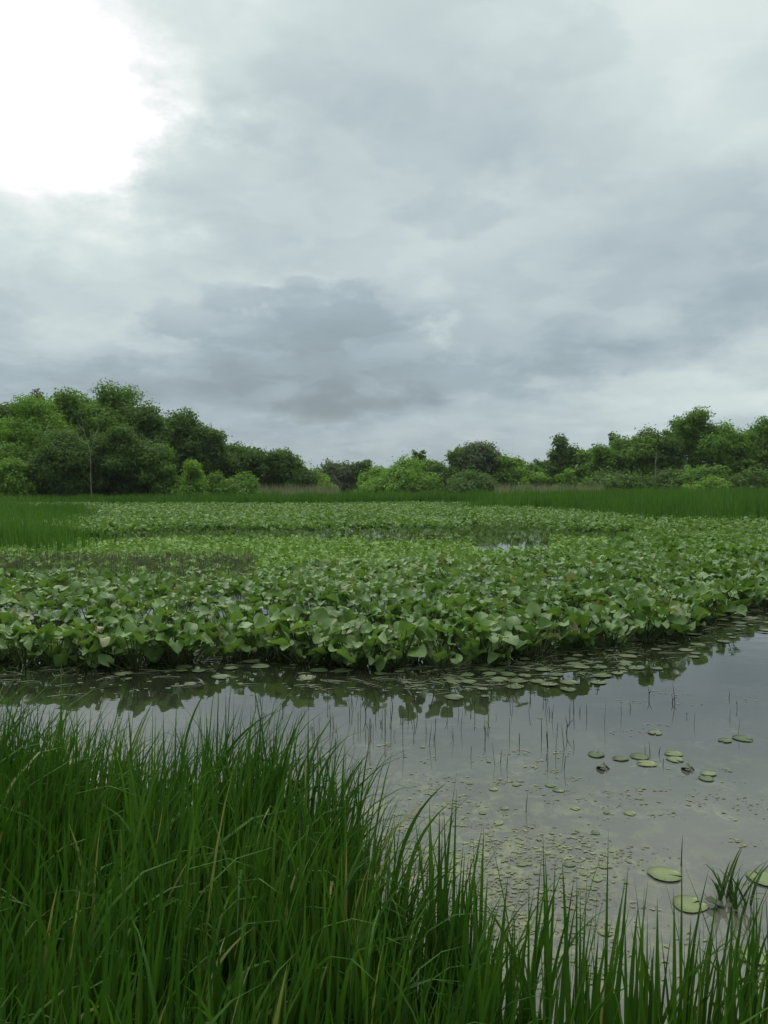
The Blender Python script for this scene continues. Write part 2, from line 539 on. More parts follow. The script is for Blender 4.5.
# young and floating leaves in the open strip
soup = Soup()
for k in range(30000):
    y = random.uniform(15, 29); x = random.uniform(-0.62, 0.45) * y
    zn = zone(x, y)
    if zn not in ('young', 'sedge'): continue
    if zn == 'sedge' and random.random() < 0.72: continue
    px, py = px_of(x, y, 0)
    # bare water patches
    bare = max(1.1 * math.exp(-((px - 425) / 75) ** 4 - ((py - 541.5) / 3.2) ** 4), 1.3 * math.exp(-((px - 512) / 42) ** 4 - ((py - 544) / 9.0) ** 4), 0.8 * math.exp(-((px - 345) / 30) ** 2 - ((py - 541) / 1.8) ** 2),
               0.85 * math.exp(-((px - 60) / 45) ** 2 - ((py - 559) / 2.5) ** 2), 0.55 * math.exp(-((px - 235) / 30) ** 2 - ((py - 566) / 5) ** 2))
    if random.random() < bare * 1.25: continue
    if random.random() < 0.55:
        put_leaf(soup, random.choice(LEAVES_FAR), x, y, random.uniform(0.012, 0.03), 0, 0, random.random() * 6.28, random.uniform(0.10, 0.19))
    else:
        put_leaf(soup, random.choice(LEAVES_FAR), x, y, random.uniform(0.05, 0.17), random.gauss(0.3, 0.5), random.gauss(0, 0.4), random.random() * 6.28, random.uniform(0.10, 0.20))
o = obj('floating_leaves', soup.mesh('floating_leaves', M['young'], smooth=False))
tag(o, 'pale strip of young leaves floating between the near and far lily beds', 'floating leaves', kind='stuff')


# ------------------------------------------------------------------ blades
def blade(x, y, z, h, w, lean, az, curl, seg=6, twist=0.0):
    """a grass blade: bends more towards its tip"""
    t = np.linspace(0, 1, seg + 1)
    out_ = lean * t + curl * t ** 3
    th = np.cumsum(np.concatenate([[0], np.full(seg, 1.0 / seg)])) * 0
    ang = lean + curl * t ** 2.2
    dx = np.concatenate([[0], np.cumsum(np.sin(ang[1:]) * h / seg)])
    dz = np.concatenate([[0], np.cumsum(np.cos(ang[1:]) * h / seg)])
    cx = x + dx * math.cos(az); cy = y + dx * math.sin(az); cz = z + dz
    wd = w * np.clip(np.minimum(0.6 + t * 2.0, 1.0) * (1 - t ** 2.5), 0.03, 1) * 0.5
    a2 = az + math.pi / 2 + twist * (t + 0.3)
    px, py = np.cos(a2) * wd, np.sin(a2) * wd
    V = np.empty((2 * (seg + 1), 3), np.float32)
    V[0::2, 0] = cx + px; V[0::2, 1] = cy + py; V[0::2, 2] = cz
    V[1::2, 0] = cx - px; V[1::2, 1] = cy - py; V[1::2, 2] = cz
    i = np.arange(seg) * 2
    Q = np.stack([i, i + 1, i + 3, i + 2], -1)
    return V, Q


soup = Soup()


def grass_h(x, y):
    """how tall the shore grass stands (top height over the water)"""
    return 0.0


arch = False


def shore_grass(n, xr, back, tip, hw=0.012, front=0.0, stiff=1.0):
    c = 0
    while c < n:
        # tufts
        x0 = random.uniform(*xr)
        sy = float(shore_y(x0))
        y0 = sy + front - random.random() ** 1.2 * back
        if y0 < 1.15: continue
        th = random.gauss(1, 0.10)
        for k in range(random.randint(5, 10)):
            x = x0 + random.gauss(0, 0.045); y = y0 + random.gauss(0, 0.045)
            z = float(ground_z(x, y))
            z = max(z, -0.15)
            top = tip(x, y) * th * random.choice([1.08, 1, 1, .9, .8, .65, .5])
            h = max(0.25, top - z) * random.uniform(0.92, 1.08)
            if math.hypot(x, y) < 1.1: continue
            az = random.gauss(0.2, 0.9) if random.random() < 0.65 else random.uniform(0, 6.28)
            curl = abs(random.gauss(0.2, 0.24)) if random.random() < 0.89 else random.uniform(0.8, 2.3)
            curl *= stiff
            if arch:
                az = random.gauss(0.0, 0.35); curl = random.uniform(0.6, 1.25)
            V, Q = blade(x, y, z - 0.02, h * (1 + 0.12 * curl), random.uniform(0.65, 1.25) * hw, abs(random.gauss(0.05, 0.07)), az, curl, 7, random.gauss(0, 0.8))
            soup.add(V, Q, None, random.random())
            c += 1


def tip_left(x, y):
    t = np.interp(x, [-6, -2.2, -1.5, -0.9, -0.3, 0.0, 0.2], [0.95, 0.95, 0.84, 0.86, 0.82, 0.66, 0.52])
    # nearer to the camera the ground is higher but the stand is no taller
    return float(t) * (1.0 + 0.04 * math.sin(x * 7) + 0.03 * math.sin(x * 3 + y * 4))


def tip_right(x, y):
    return 0.66 + 0.06 * math.sin(x * 5) + 0.03 * math.sin(x * 13)


shore_grass(17000, (-4.2, -0.05), 2.8, tip_left, 0.0175, 0.05)
arch = True
shore_grass(330, (-3.0, 0.05), 0.5, lambda x, y: tip_left(x, y) * 1.06, 0.017, 0.05)
arch = False
shore_grass(700, (-0.15, 0.35), 1.2, tip_left, 0.012, 0.0)
shore_grass(1000, (0.2, 2.2), 0.7, tip_right, 0.018, 0.05, 0.55)
shore_grass(600, (2.2, 5), 1.2, tip_right, 0.015, 0.05)
o = obj('shore_grass', soup.mesh('shore_grass', M['grass'], smooth=True))
tag(o, 'tall dark green grass growing on the near bank', 'grass', kind='stuff')


# separate blades that stand out of the stand
def lone_blade(name, base_px, tip_px, d, w, curl, mat, label, cat='grass blade', group=None):
    r = ray(*tip_px); k = d / r[1]; tip = (r[0] * k, EYE + r[2] * k)
    r = ray(*base_px); k = d / r[1]; bs = (r[0] * k, EYE + r[2] * k)
    path = []
    seg = 10
    dx, dz = tip[0] - bs[0], tip[1] - bs[1]
    for q in range(seg + 1):
        t = q / seg
        # rises first, then leans over to the tip
        path.append((dx * t ** (1 + curl), 0.04 * t * t, dz * (t + curl * 0.45 * t * (1 - t))))
    P = np.array(path)
    V = []
    for q in range(seg + 1):
        t = q / seg
        ww = w * 0.5 * max(0.04, min(1, 0.6 + t * 2) * (1 - t ** 2.6))
        tg = P[min(q + 1, seg)] - P[max(q - 1, 0)]
        nn = np.cross(tg, (0.25, 1, 0.1)); nn /= np.linalg.norm(nn)
        V += [P[q] + nn * ww, P[q] - nn * ww]
    Q = [(2 * q, 2 * q + 1, 2 * q + 3, 2 * q + 2) for q in range(seg)]
    o = obj(name, mesh_np(name, np.array(V), Q, mat, np.full(len(V), 0.3), smooth=True), None, (bs[0], d, bs[1]))
    return tag(o, label, cat, group)


LB = [
    ((395, 900), (448, 786), 3.0, 'long green blade curving right over the water, tallest beside the stand'),
    ((405, 905), (452, 806), 3.0, 'green blade bending right just under the tallest curving one'),
    ((180, 800), (208, 688), 3.7, 'long blade leaning right and standing highest out of the left grass'),
    ((215, 800), (277, 712), 3.7, 'slender blade arching right over the grey water left of centre'),
    ((120, 800), (150, 705), 3.8, 'upright blade tip over the water above the left grass'),
    ((310, 830), (345, 742), 3.5, 'blade arching right above the grass stand left of the centre'),
    ((335, 850), (370, 755), 3.4, 'blade tip leaning right at the right shoulder of the stand'),
    ((440, 1010), (462, 886), 2.7, 'straight blade standing alone before the algae patch'),
    ((425, 985), (436, 860), 2.8, 'thin blade beside the right end of the tall stand'),
    ((545, 1080), (558, 868), 2.5, 'tall blade above the short row in the bottom centre'),
    ((612, 1090), (632, 872), 2.5, 'tallest blade of the bottom row, leaning right under the pale pads'),
    ((725, 1080), (738, 905), 2.5, 'tall blade of the bottom row near the right picture edge'),
]
for b, t_, d, lab in LB:
    lone_blade('grass_blade', b, t_, d, 0.015, 0.9 if 'arch' in lab or 'curv' in lab or ('lean' in lab and d > 2.9) else 0.25, M['grass'], lab, group='single blades standing out of the shore grass')
DB = [
    ((205, 1010), (252, 935), 2.2, 'pale dry blade bent right low in the left grass'),
    ((212, 1020), (222, 945), 2.2, 'pale dry blade standing upright near the bottom of the left grass'),
    ((285, 935), (300, 868), 2.6, 'pale dry blade tip bent over in the right part of the stand'),
    ((80, 1020), (112, 1008), 2.0, 'pale dry blade lying almost flat at the bottom left'),
    ((180, 900), (240, 890), 2.7, 'pale dry blade lying across the middle of the stand'),
]
for b, t_, d, lab in DB:
    lone_blade('dry_grass_blade', b, t_, d, 0.010, 0.8, M['drygrass'], lab, group='dry blades in the shore grass')


# ------------------------------------------------------------------ reed belts
def reeds(name, pts, mat, label, w=0.03, seg=3, cat='reeds'):
    s = Soup()
    for (x, y, h) in pts:
        V, Q = blade(x, y, -0.02 + max(0, float(ground_z(x, y))), h, w * random.uniform(0.7, 1.3), abs(random.gauss(0, 0.06)), random.random() * 6.28,
                     abs(random.gauss(0.15, 0.25)), seg, random.gauss(0, 0.6))
        s.add(V, Q, None, random.random())
    return tag(obj(name, s.mesh(name, mat, smooth=True)), label, cat, kind='stuff')


def scatter(n, f):
    out_ = []
    while len(out_) < n:
        p = f()
        if p: out_.append(p)
    return out_


def f_left():
    y = random.uniform(22, 48)
    xe = np.interp(y, [22, 25, 34, 48], [at(52, 555)[0], at(85, 545)[0], at(108, 528)[0] - 0.3, at(105, 514)[0]])
    x = xe - random.random() ** 1.3 * 17 + 0.5 * math.sin(y * 2) + random.gauss(0, 0.45)
    return (x, y, 1.15 * random.uniform(0.85, 1.06) + 0.1 * math.sin(x * 1.1 + y * 0.3) - 0.45 * math.exp(-max(0, xe - x) / 1.8))


def f_right():
    y = random.uniform(32, 50)
    xe = np.interp(y, [32, 34, 38, 50], [12.5, 11.3, 11.0, 9.5])
    x = xe + random.random() ** 1.3 * 28 + 0.25 * math.sin(y * 2) + random.gauss(0, 0.4)
    return (x, y, (1 + 0.06 * math.sin(x * 2.3 + y) + 0.05 * math.sin(x * 0.9)) * np.interp(y, [32, 40], [1.5, 1.72]) * random.uniform(0.78, 1.05) * (1 - 0.25 * math.exp(-max(0, x - xe) / 0.8)))


def f_belt():
    y = random.uniform(55, 66)
    x = random.uniform(-0.62, 0.62) * y
    px = px_of(x, y)[0]
    front = np.interp(px, [0, 120, 330, 430, 470, 500, 620, 900], [57, 57, 57, 62, 60, 52, 49, 46])
    if y < front: y = front + random.random() * 2
    cl = 1 + 0.07 * math.sin(x * 1.9) + 0.06 * math.sin(x * 0.7 + y)
    return (x, y, cl * np.interp(px, [100, 300, 470, 480, 700], [1.0, 1.25, 1.35, 1.38, 1.6]) * random.uniform(0.8, 1.05))


def f_belt2():
    y = random.uniform(48, 57)
    x = random.uniform(0.10, 0.6) * y + random.gauss(0, 0.8)
    return (x, y, np.interp(x / y, [0.10, 0.14, 0.24], [0.75, 1.2, 1.5]) * random.uniform(0.82, 1.05))


def f_fill():
    # grass between the belts and the trees
    y = random.uniform(58, 150) if random.random() < 0.6 else random.uniform(58, 80)
    x = random.uniform(-0.62, 0.62) * y
    return (x, y, random.uniform(0.5, 1.0))


def f_pale():
    if random.random() < 0.45:
        y = random.uniform(72, 80); px = random.uniform(215, 340)
    else:
        y = random.uniform(80, 92); px = random.uniform(495, 605)
    x = (px - CX) / F * y
    return (x, y, random.uniform(1.3, 2.0))


reeds('reed_stand', scatter(15000, f_left), M['reed'], 'dark green reed stand at the left end behind the leafy bed', 0.028)
reeds('reed_stand', scatter(15000, f_right), M['reed'], 'tall green reed stand at the right edge before the trees', 0.035)
reeds('reed_belt', scatter(16000, f_belt) + scatter(7000, f_belt2), M['reed'], 'green reed belt across the whole far side of the pond', 0.06)
reeds('meadow_grass', scatter(14000, f_fill), M['reed'], 'rough grass between the reed belt and the foot of the trees', 0.09)
reeds('pale_reeds', scatter(3200, f_pale), M['pale_reed'], 'thin pale reeds with dry heads in front of the far trees', 0.035)


def f_sedge():
    y = random.uniform(14.5, 22); x = random.uniform(-0.6, -0.1) * y
    if zone(x, y) != 'sedge': return None
    return (x, y, random.uniform(0.12, 0.38))


reeds('sedge_patch', scatter(11000, f_sedge), M['sedge'], 'sparse greyish stems in the thin patch of the bed on the left', 0.012, 2, 'sedge')

# ------------------------------------------------------------------ floating pads
def float_pad_mesh(seed):
    V, Q, T = leaf_shape(seed, 2, 18, 0.02, 0.0, 0.008)
    r_ = np.random.default_rng(seed)
    n1 = 19
    for k in range(2):
        for j in range(n1):
            t = math.radians(-180 + 360 * j / 18)
            R = (0.46 + 0.015 * math.sin(3 * t + seed) + 0.01 * r_.normal()) * (1.0 if k else 0.5)
            if j in (0, n1 - 1): R = 0.06
            if j in (1, n1 - 2): t = math.radians(171 if j > 1 else -171); R *= 0.95
            V[1 + k * n1 + j, :2] = (math.sin(t) * R * 1.0, math.cos(t) * R * 1.12)
    V[:, 2] *= 0.5
    th = -0.003
    # give it a small thickness: lower copy and rim
    n = len(V)
    V2 = V.copy(); V2[:, 2] += th
    rim = [1 + 19 * 1 + j for j in range(19)]
    Qs = [tuple(q) for q in Q] if Q is not None else []
    Ts = [tuple(t) for t in T]
    for a, b in zip(rim[:-1], rim[1:]): Qs.append((a, a + n, b + n, b))
    return np.vstack([V, V2]), np.array(Qs), np.array(Ts)


pad_meshes = []
for s in range(8):
    V, Q, T = float_pad_mesh(40 + s)
    pad_meshes.append(mesh_np('lily_pad', V, Q, M['floatpad'], np.full(len(V), 0.13 * s), smooth=False, T=T))
pale_pads = []
for s in range(4):
    V, Q, T = float_pad_mesh(60 + s)
    pale_pads.append(mesh_np('lily_pad', V, Q, M['palepad'], np.full(len(V), 0.2 * s), smooth=False, T=T))

placed = []
G_F = 'small pads floating in front of the leafy bed'
tries = 0
while len(placed) < 95 and tries < 9000:
    tries += 1
    px = random.uniform(120, 775)
    base = np.interp(px, [p[0] for p in edge_px], [p[1] for p in edge_px])
    if px < 440:
        py = base + random.uniform(4, 24) if random.random() < 0.16 else None
        if py is None: continue
    else:
        spread = np.interp(px, [440, 560, 650, 700, 775], [30, 36, 32, 30, 22])
        py = base + 3 + random.random() ** 1.2 * spread
    x, y = at(px, py)
    s = random.uniform(0.07, 0.21)
    if any(math.hypot(x - a, y - b) < (s + c) * 0.40 for a, b, c in placed): continue
    placed.append((x, y, s))
    o = obj('lily_pad', random.choice(pad_meshes), None, (x, y, 0.007 + 0.0002 * (len(placed) % 9)), (random.gauss(0, 0.02), random.gauss(0, 0.02), random.random() * 6.28), (s, s, s))
    where = 'before the left half of the bed' if px < 384 else ('before the middle of the bed edge' if px < 560 else ('in the raft of pads right of the middle' if px < 690 else 'in the pads near the right picture edge'))
    tag(o, 'small green pad floating on dark water ' + where, 'lily pad', G_F)
PP = [((665, 875), 0.155, 'pale green lily pad, upper of the two left of the dark reed tuft'),
      ((690, 905), 0.150, 'pale green lily pad just below and left of the dark reed tuft'),
      ((764, 879), 0.16, 'pale green lily pad cut by the right edge beside the reed tuft'),
      ((752, 957), 0.13, 'pale lily pad lowest at the right picture edge'),
      ((596, 755), 0.15, 'greyish lily pad alone left of the pad with stems'),
      ((620, 759), 0.13, 'yellowish lily pad between the lone grey pad and the stems'),
      ((639, 757), 0.16, 'dull lily pad beside the short upright stems'),
      ((646, 764), 0.16, 'pale lily pad just below the short upright stems'),
      ((673, 754), 0.15, 'light green lily pad upper right of the short stems'),
      ((675, 760), 0.14, 'light green lily pad touching the one above it, right of the stems'),
      ((708, 774), 0.12, 'small yellowish lily pad right of the pad cluster'),
      ((706, 779), 0.12, 'small grey lily pad rightmost and lowest of the pad cluster'),
      ((743, 739), 0.18, 'thin lily pad near the right edge above the pad cluster'),
      ((655, 733), 0.14, 'faint lily pad above the middle pad cluster'),
      ((725, 741), 0.12, 'small faint pad left of the thin pad near the right edge')]
for (p, s, lab) in PP:
    x, y = at(*p)
    s *= 1.0
    grey = 'grey' in lab or 'dull' in lab or 'thin' in lab or 'faint' in lab
    o = obj('lily_pad', random.choice(pad_meshes if grey else pale_pads), None, (x, y, 0.007), (0, 0, random.random() * 6.28), (s * (0.88 if p[1] < 800 else 1.1),) * 2 + (s,))
    tag(o, lab, 'lily pad', 'single pads on the open water')
for k in range(30):
    x, y = at(random.gauss(540, 80), random.gauss(840, 55))
    px, py = px_of(x, y)
    if py < 745 or py > 960 or px > 640: continue
    s_ = random.uniform(0.025, 0.075)
    o = obj('lily_pad', random.choice(pad_meshes + pale_pads[:1]), None, (x, y, 0.004), (0, 0, random.random() * 6.28), (s_, s_, s_ * 0.6))
    tag(o, 'tiny green pad lying flat among the weed scraps in front of the grass', 'lily pad', 'tiny pads among the weed')
# curled dead bits
for (p, lab) in [((605, 769), 'dark curled scrap of leaf floating below the lone grey pad'), ((690, 770), 'small curled scrap of leaf floating left of the small yellowish pad')]:
    x, y = at(*p)
    V, Q, T = leaf_shape(77, 3, 12, 0.3, 0.3, 0.10)
    o = obj('dead_leaf', mesh_np('dead_leaf', V * 0.10, Q, M['stem'], np.full(len(V), 0.4), True, T), None, (x, y, 0.008), (0.1, 0.05, 1.0))
    tag(o, lab, 'dead leaf')

# algae flakes
soup = Soup()


def flake(x, y, s, z):
    n = random.randint(5, 8)
    a = np.sort(np.random.default_rng(random.randint(0, 10 ** 9)).random(n)) * 6.28
    r = s * np.array([random.uniform(0.4, 1.0) for _ in range(n)])
    V = np.stack([x + np.cos(a) * r * 1.4, y + np.sin(a) * r, np.full(n, z)], -1)
    V = np.vstack([[(x, y, z + 0.002)], V])
    T = [(0, 1 + k, 1 + (k + 1) % n) for k in range(n)]
    soup.add(V, None, T, random.random())


clumps = []
for (px, py, sx, sy, n) in [(470, 870, 70, 45, 90), (560, 850, 60, 30, 40), (430, 800, 45, 20, 16), (560, 905, 60, 25, 30), (500, 940, 60, 30, 30), (515, 765, 70, 18, 16),
                            (690, 800, 60, 30, 12), (590, 790, 60, 20, 14), (420, 905, 40, 40, 40), (620, 960, 90, 30, 16), (640, 700, 90, 25, 10)]:
    for k in range(n):
        clumps.append((random.gauss(px, sx * 0.7), random.gauss(py, sy * 0.7)))
for (px, py) in clumps:
    if py < 685: continue
    x, y = at(px, py)
    R = random.uniform(0.03, 0.13)
    for k in range(random.randint(8, 34)):
        a = random.random() * 6.28; r = R * random.random() ** 0.6
        flake(x + 1.5 * r * math.cos(a), y + r * math.sin(a), 0.002 + 0.016 * random.random() ** 3, 0.003 + 0.0015 * random.random())
o = obj('floating_algae', soup.mesh('floating_algae', M['algae']))
tag(o, 'yellowish algae and weed scraps floating on the open water', 'algae', kind='stuff')

# scraps drifting along the dark edge of the bed
soup = Soup()
for k in range(900):
    px = random.uniform(-20, 790) if random.random() < 0.5 else random.uniform(400, 790)
    base = np.interp(px, [p[0] for p in edge_px], [p[1] for p in edge_px])
    py = base - 2 + random.random() ** 1.5 * 30
    x, y = at(px, py)
    if random.random() < 0.6:
        flake(x, y, random.uniform(0.008, 0.035), 0.004 + 0.002 * random.random())
    else:
        a = random.gauss(0, 0.5); l = random.uniform(0.04, 0.16)
        V, Q = tube([(x - l * math.cos(a), y - l * math.sin(a), 0.0), (x, y, 0.006), (x + l * math.cos(a), y + l * math.sin(a) + 0.02, 0.002)], [0.003, 0.006, 0.003], 4)
        soup.add(V, Q, None, random.random())
o = obj('floating_debris', soup.mesh('floating_debris', M['floatpad']))
tag(o, 'scraps of weed and stalk drifting along the dark edge of the bed', 'debris', kind='stuff')

# ------------------------------------------------------------------ stems standing in the water
def stem_mesh(kind):
    s = Soup()
    if kind == 0:
        h = 1.0; a = random.gauss(0, 0.12)
        V, Q = tube([(0, 0, -0.25), (0.02 * a, 0, 0.3), (0.2 * a, 0.02, 0.7), (0.45 * a, 0.03, h)], [0.02, 0.018, 0.013, 0.004], 4)
        s.add(V, Q, None, 0.4)
    elif kind == 1:     # with a snapped top
        V, Q = tube([(0, 0, -0.25), (0.02, 0, 0.5), (0.03, 0, 0.95), (0.07, 0.02, 1.0), (0.16, 0.03, 0.72)], [0.02, 0.02, 0.016, 0.014, 0.006], 4)
        s.add(V, Q, None, 0.5)
    else:               # forked
        V, Q = tube([(0, 0, -0.25), (0.0, 0, 0.5), (0.10, 0, 1.0)], [0.025, 0.022, 0.006], 4); s.add(V, Q, None, 0.3)
        V, Q = tube([(0, 0, 0.35), (-0.12, 0, 0.7), (-0.22, 0.02, 0.85)], [0.02, 0.018, 0.006], 4); s.add(V, Q, None, 0.6)
    return s.mesh('dry_reed', M['stem'], smooth=True)


stems = [stem_mesh(k) for k in (0, 0, 0, 0, 1, 2)]
for k in range(150):
    px = random.gauss(430, 80) if k < 75 else (random.uniform(225, 600) if k < 125 else random.uniform(540, 740))
    py = random.uniform(678, 745) if k < 125 else random.uniform(690, 725)
    if random.random() < 0.12: py = random.uniform(735, 770)
    if px < 200: continue
    x, y = at(px, py)
    h = random.uniform(0.04, 0.20)
    o = obj('dry_reed', random.choice(stems), None, (x, y, 0), (random.gauss(0, 0.06), random.gauss(0, 0.08), random.random() * 6.28), (h, h, h))
    wq = random.uniform(0.08, 0.19); o.scale = (wq, wq, h)
    where = 'left of the middle' if px < 400 else ('in the middle of the open water' if px < 560 else 'in the right half of the open water')
    tag(o, 'thin dark stem poking up from the pond ' + where, 'dry reed', 'thin dry reeds standing in the water')
for (p, h, lab) in [((526, 812), 0.12, 'lone thin stem standing low left on the open water'), ((681, 866), 0.16, 'lone thin stem standing just above the pale lily pad'),
                    ((645, 756), 0.09, 'short stem rising out of the dull lily pad'), ((650, 756), 0.11, 'taller short stem rising beside the dull lily pad'),
                    ((663, 765), 0.05, 'very short stem right of the lily pad cluster')]:
    x, y = at(*p)
    o = obj('dry_reed', stems[0], None, (x, y, 0), (0, 0.05, random.random() * 6), (0.16, 0.16, h)); tag(o, lab, 'dry reed')

# dark broken reed tuft by the right edge
s = Soup()
x0, y0 = at(733, 903)
for k in range(34):
    V, Q = blade(random.gauss(0, 0.05), random.gauss(0, 0.04), -0.03, random.uniform(0.14, 0.33), 0.014, abs(random.gauss(0.2, 0.25)), random.random() * 6.28, random.uniform(0, 1.8), 5, 0.4)
    s.add(V, Q, None, random.random())
e = empty('reed_tuft', (x0, y0, 0)); tag(e, 'dark broken reed tuft standing in the water by the pale pads', 'reed tuft')
obj('blades', s.mesh('blades', M['tuft'], smooth=True), e)
V, Q, T = leaf_shape(91, 3, 12, 0.6, 0.5, 0.1)
obj('dead_leaf', mesh_np('dead_leaf', V * 0.09, Q, M['stem'], np.full(len(V), 0.2), True, T), e, (-0.10, -0.04, 0.015), (0.2, 0.1, 0.6))


# ------------------------------------------------------------------ trees
def make_tree(px, top, wpx, d, kind, form, label, name='broadleaf_tree', dens=1.0, group='trees behind the pond'):
    seed = int(px * 31 + top * 7 + d * 13 + 9999)
    r = np.random.default_rng(seed)
    x = (px - CX) / F * d
    gz = float(ground_z(x, d))
    Ht = (HOR - top) / F * d + EYE - gz
    Wd = wpx / F * d * 1.24
    root = empty(name, (x, d, gz - 0.05))
    tag(root, label, 'shrub' if form == 'shrub' else 'tree', group)
    z0 = {'round': 0.03, 'tall': 0.08, 'shrub': 0.0, 'airy': 0.06, 'layer': 0.0}[form] * Ht
    cz, rz = (Ht + z0) / 2, (Ht - z0) / 2
    rx = Wd / 2
    vol = rx * rz
    nl = int(np.clip(22 + vol * 2.0, 26, 64))
    if form == 'tall': nl = max(18, int(nl * 1.1))
    lob = []
    for k in range(nl):
        v = r.normal(size=3); v /= np.linalg.norm(v)
        q = r.uniform(0.2, 0.86)
        sh = rx * q
        if form in ('round', 'airy', 'tall'):
            # fuller above, narrower at the base
            fz = v[2]
            k_ = 1.0 if fz > -0.2 else 0.8
            c = np.array([v[0] * sh * k_, v[1] * sh * k_, cz + v[2] * rz * q * 0.92])
        elif form == 'shrub':
            c = np.array([v[0] * sh, v[1] * sh, abs(v[2]) ** 0.8 * Ht * q * r.uniform(0.5, 1.1)])
        else:
            c = np.array([v[0] * sh, v[1] * sh, cz + v[2] * rz * q])
        rad = rx * r.uniform(0.17, 0.42) * (0.85 if form == 'airy' else 1.0)
        rad = max(rad, 0.45)
        rad = min(rad, 1.7)
        lob.append((c, rad))
    # uneven tips that break the outline
    lob += [(np.array([c[0] * 0.55, c[1] * 0.55, cz + (c[2] - cz) * (0.8 if form != 'shrub' else 0.6)]), a * 0.95) for c, a in lob if c[2] > Ht * 0.35]
    topz = max(c[2] + a * 0.85 for c, a in lob)
    lob = [(np.array([c[0], c[1], c[2] * Ht / topz]), a) for c, a in lob]
    # trunk and limbs
    ts = Soup()
    tr = 0.018 * Ht + 0.04
    lean = r.normal(0, 0.03, 2)
    hp = Ht * 0.8
    path = [(lean[0] * t * hp + 0.15 * math.sin(t * 5 + seed) * t, lean[1] * t * hp, t * hp) for t in np.linspace(0, 1, 8)]
    V, Q = tube(path, [tr * 1.35] + [tr * (1 - 0.85 * t) for t in np.linspace(0.08, 1, 7)], 8); ts.add(V, Q)
    P = np.array(path)
    for k, (c, a) in enumerate(lob):
        if k % 2 or k >= nl: continue
        t0 = np.clip(c[2] / hp * 0.6, 0.08, 0.9)
        b = np.array([np.interp(t0, np.linspace(0, 1, 8), P[:, i]) for i in range(3)])
        mid = (b + c) / 2 + np.array([0, 0, -0.08 * np.linalg.norm(c - b)])
        V, Q = tube([b, mid, c], [tr * 0.38, tr * 0.24, 0.015], 5); ts.add(V, Q)
    obj('trunk', ts.mesh('trunk', M['bark'], smooth=True), root)
    # foliage: many small leaf sprays around every lobe
    ls = 0.0024 * d * (0.85 if form == 'airy' else 1.0)      # size of a spray, metres
    ls = float(np.clip(ls, 0.14, 0.36))
    P_, N_, R_ = [], [], []
    for c, a in lob:
        n = int(17 * dens * (a / ls) ** 2 * (0.75 if form == 'airy' else 1.0))
        v = r.normal(size=(n, 3)); v /= np.linalg.norm(v, axis=1, keepdims=True)
        q = 0.35 + 0.75 * r.random(n) ** 0.7
        bump = 1 + 0.18 * np.sin(v[:, 0] * 5 + c[0]) * np.cos(v[:, 1] * 5 + c[1]) + 0.12 * np.sin(v[:, 2] * 9)
        q = np.where(r.random(n) < 0.13, q * r.uniform(1.1, 1.45, n), q)
        pt = c + v * (a * q * bump)[:, None] * np.array([1.1, 1.1, 0.82])
        P_.append(pt); N_.append(v + r.normal(0, 0.55, (n, 3)) + np.array([0, 0, 0.35]))
        base = r.random() * 0.35
        R_.append(base + r.random(n) * 0.65)
    P_ = np.concatenate(P_); N_ = np.concatenate(N_); R_ = np.concatenate(R_)
    keep = P_[:, 2] > 0.05
    P_, N_, R_ = P_[keep], N_[keep], R_[keep]
    n = len(P_)
    N_ /= np.linalg.norm(N_, axis=1, keepdims=True)
    ref = r.normal(size=(n, 3))
    A = np.cross(N_, ref); A /= np.linalg.norm(A, axis=1, keepdims=True)
    B = np.cross(N_, A)
    s1 = ls * r.uniform(0.45, 0.95, n)[:, None]; s2 = s1 * r.uniform(0.45, 0.8, n)[:, None]
    # kite-shaped leaf
    V = np.stack([P_ - A * s1, P_ - B * s2 + A * s1 * 0.15, P_ + A * s1, P_ + B * s2 + A * s1 * 0.15], 1).reshape(-1, 3)
    Q = np.arange(4 * n).reshape(-1, 4)
    obj('crown', mesh_np('crown', V, Q, M['t_' + kind], np.repeat(R_, 4)), root)
    return root


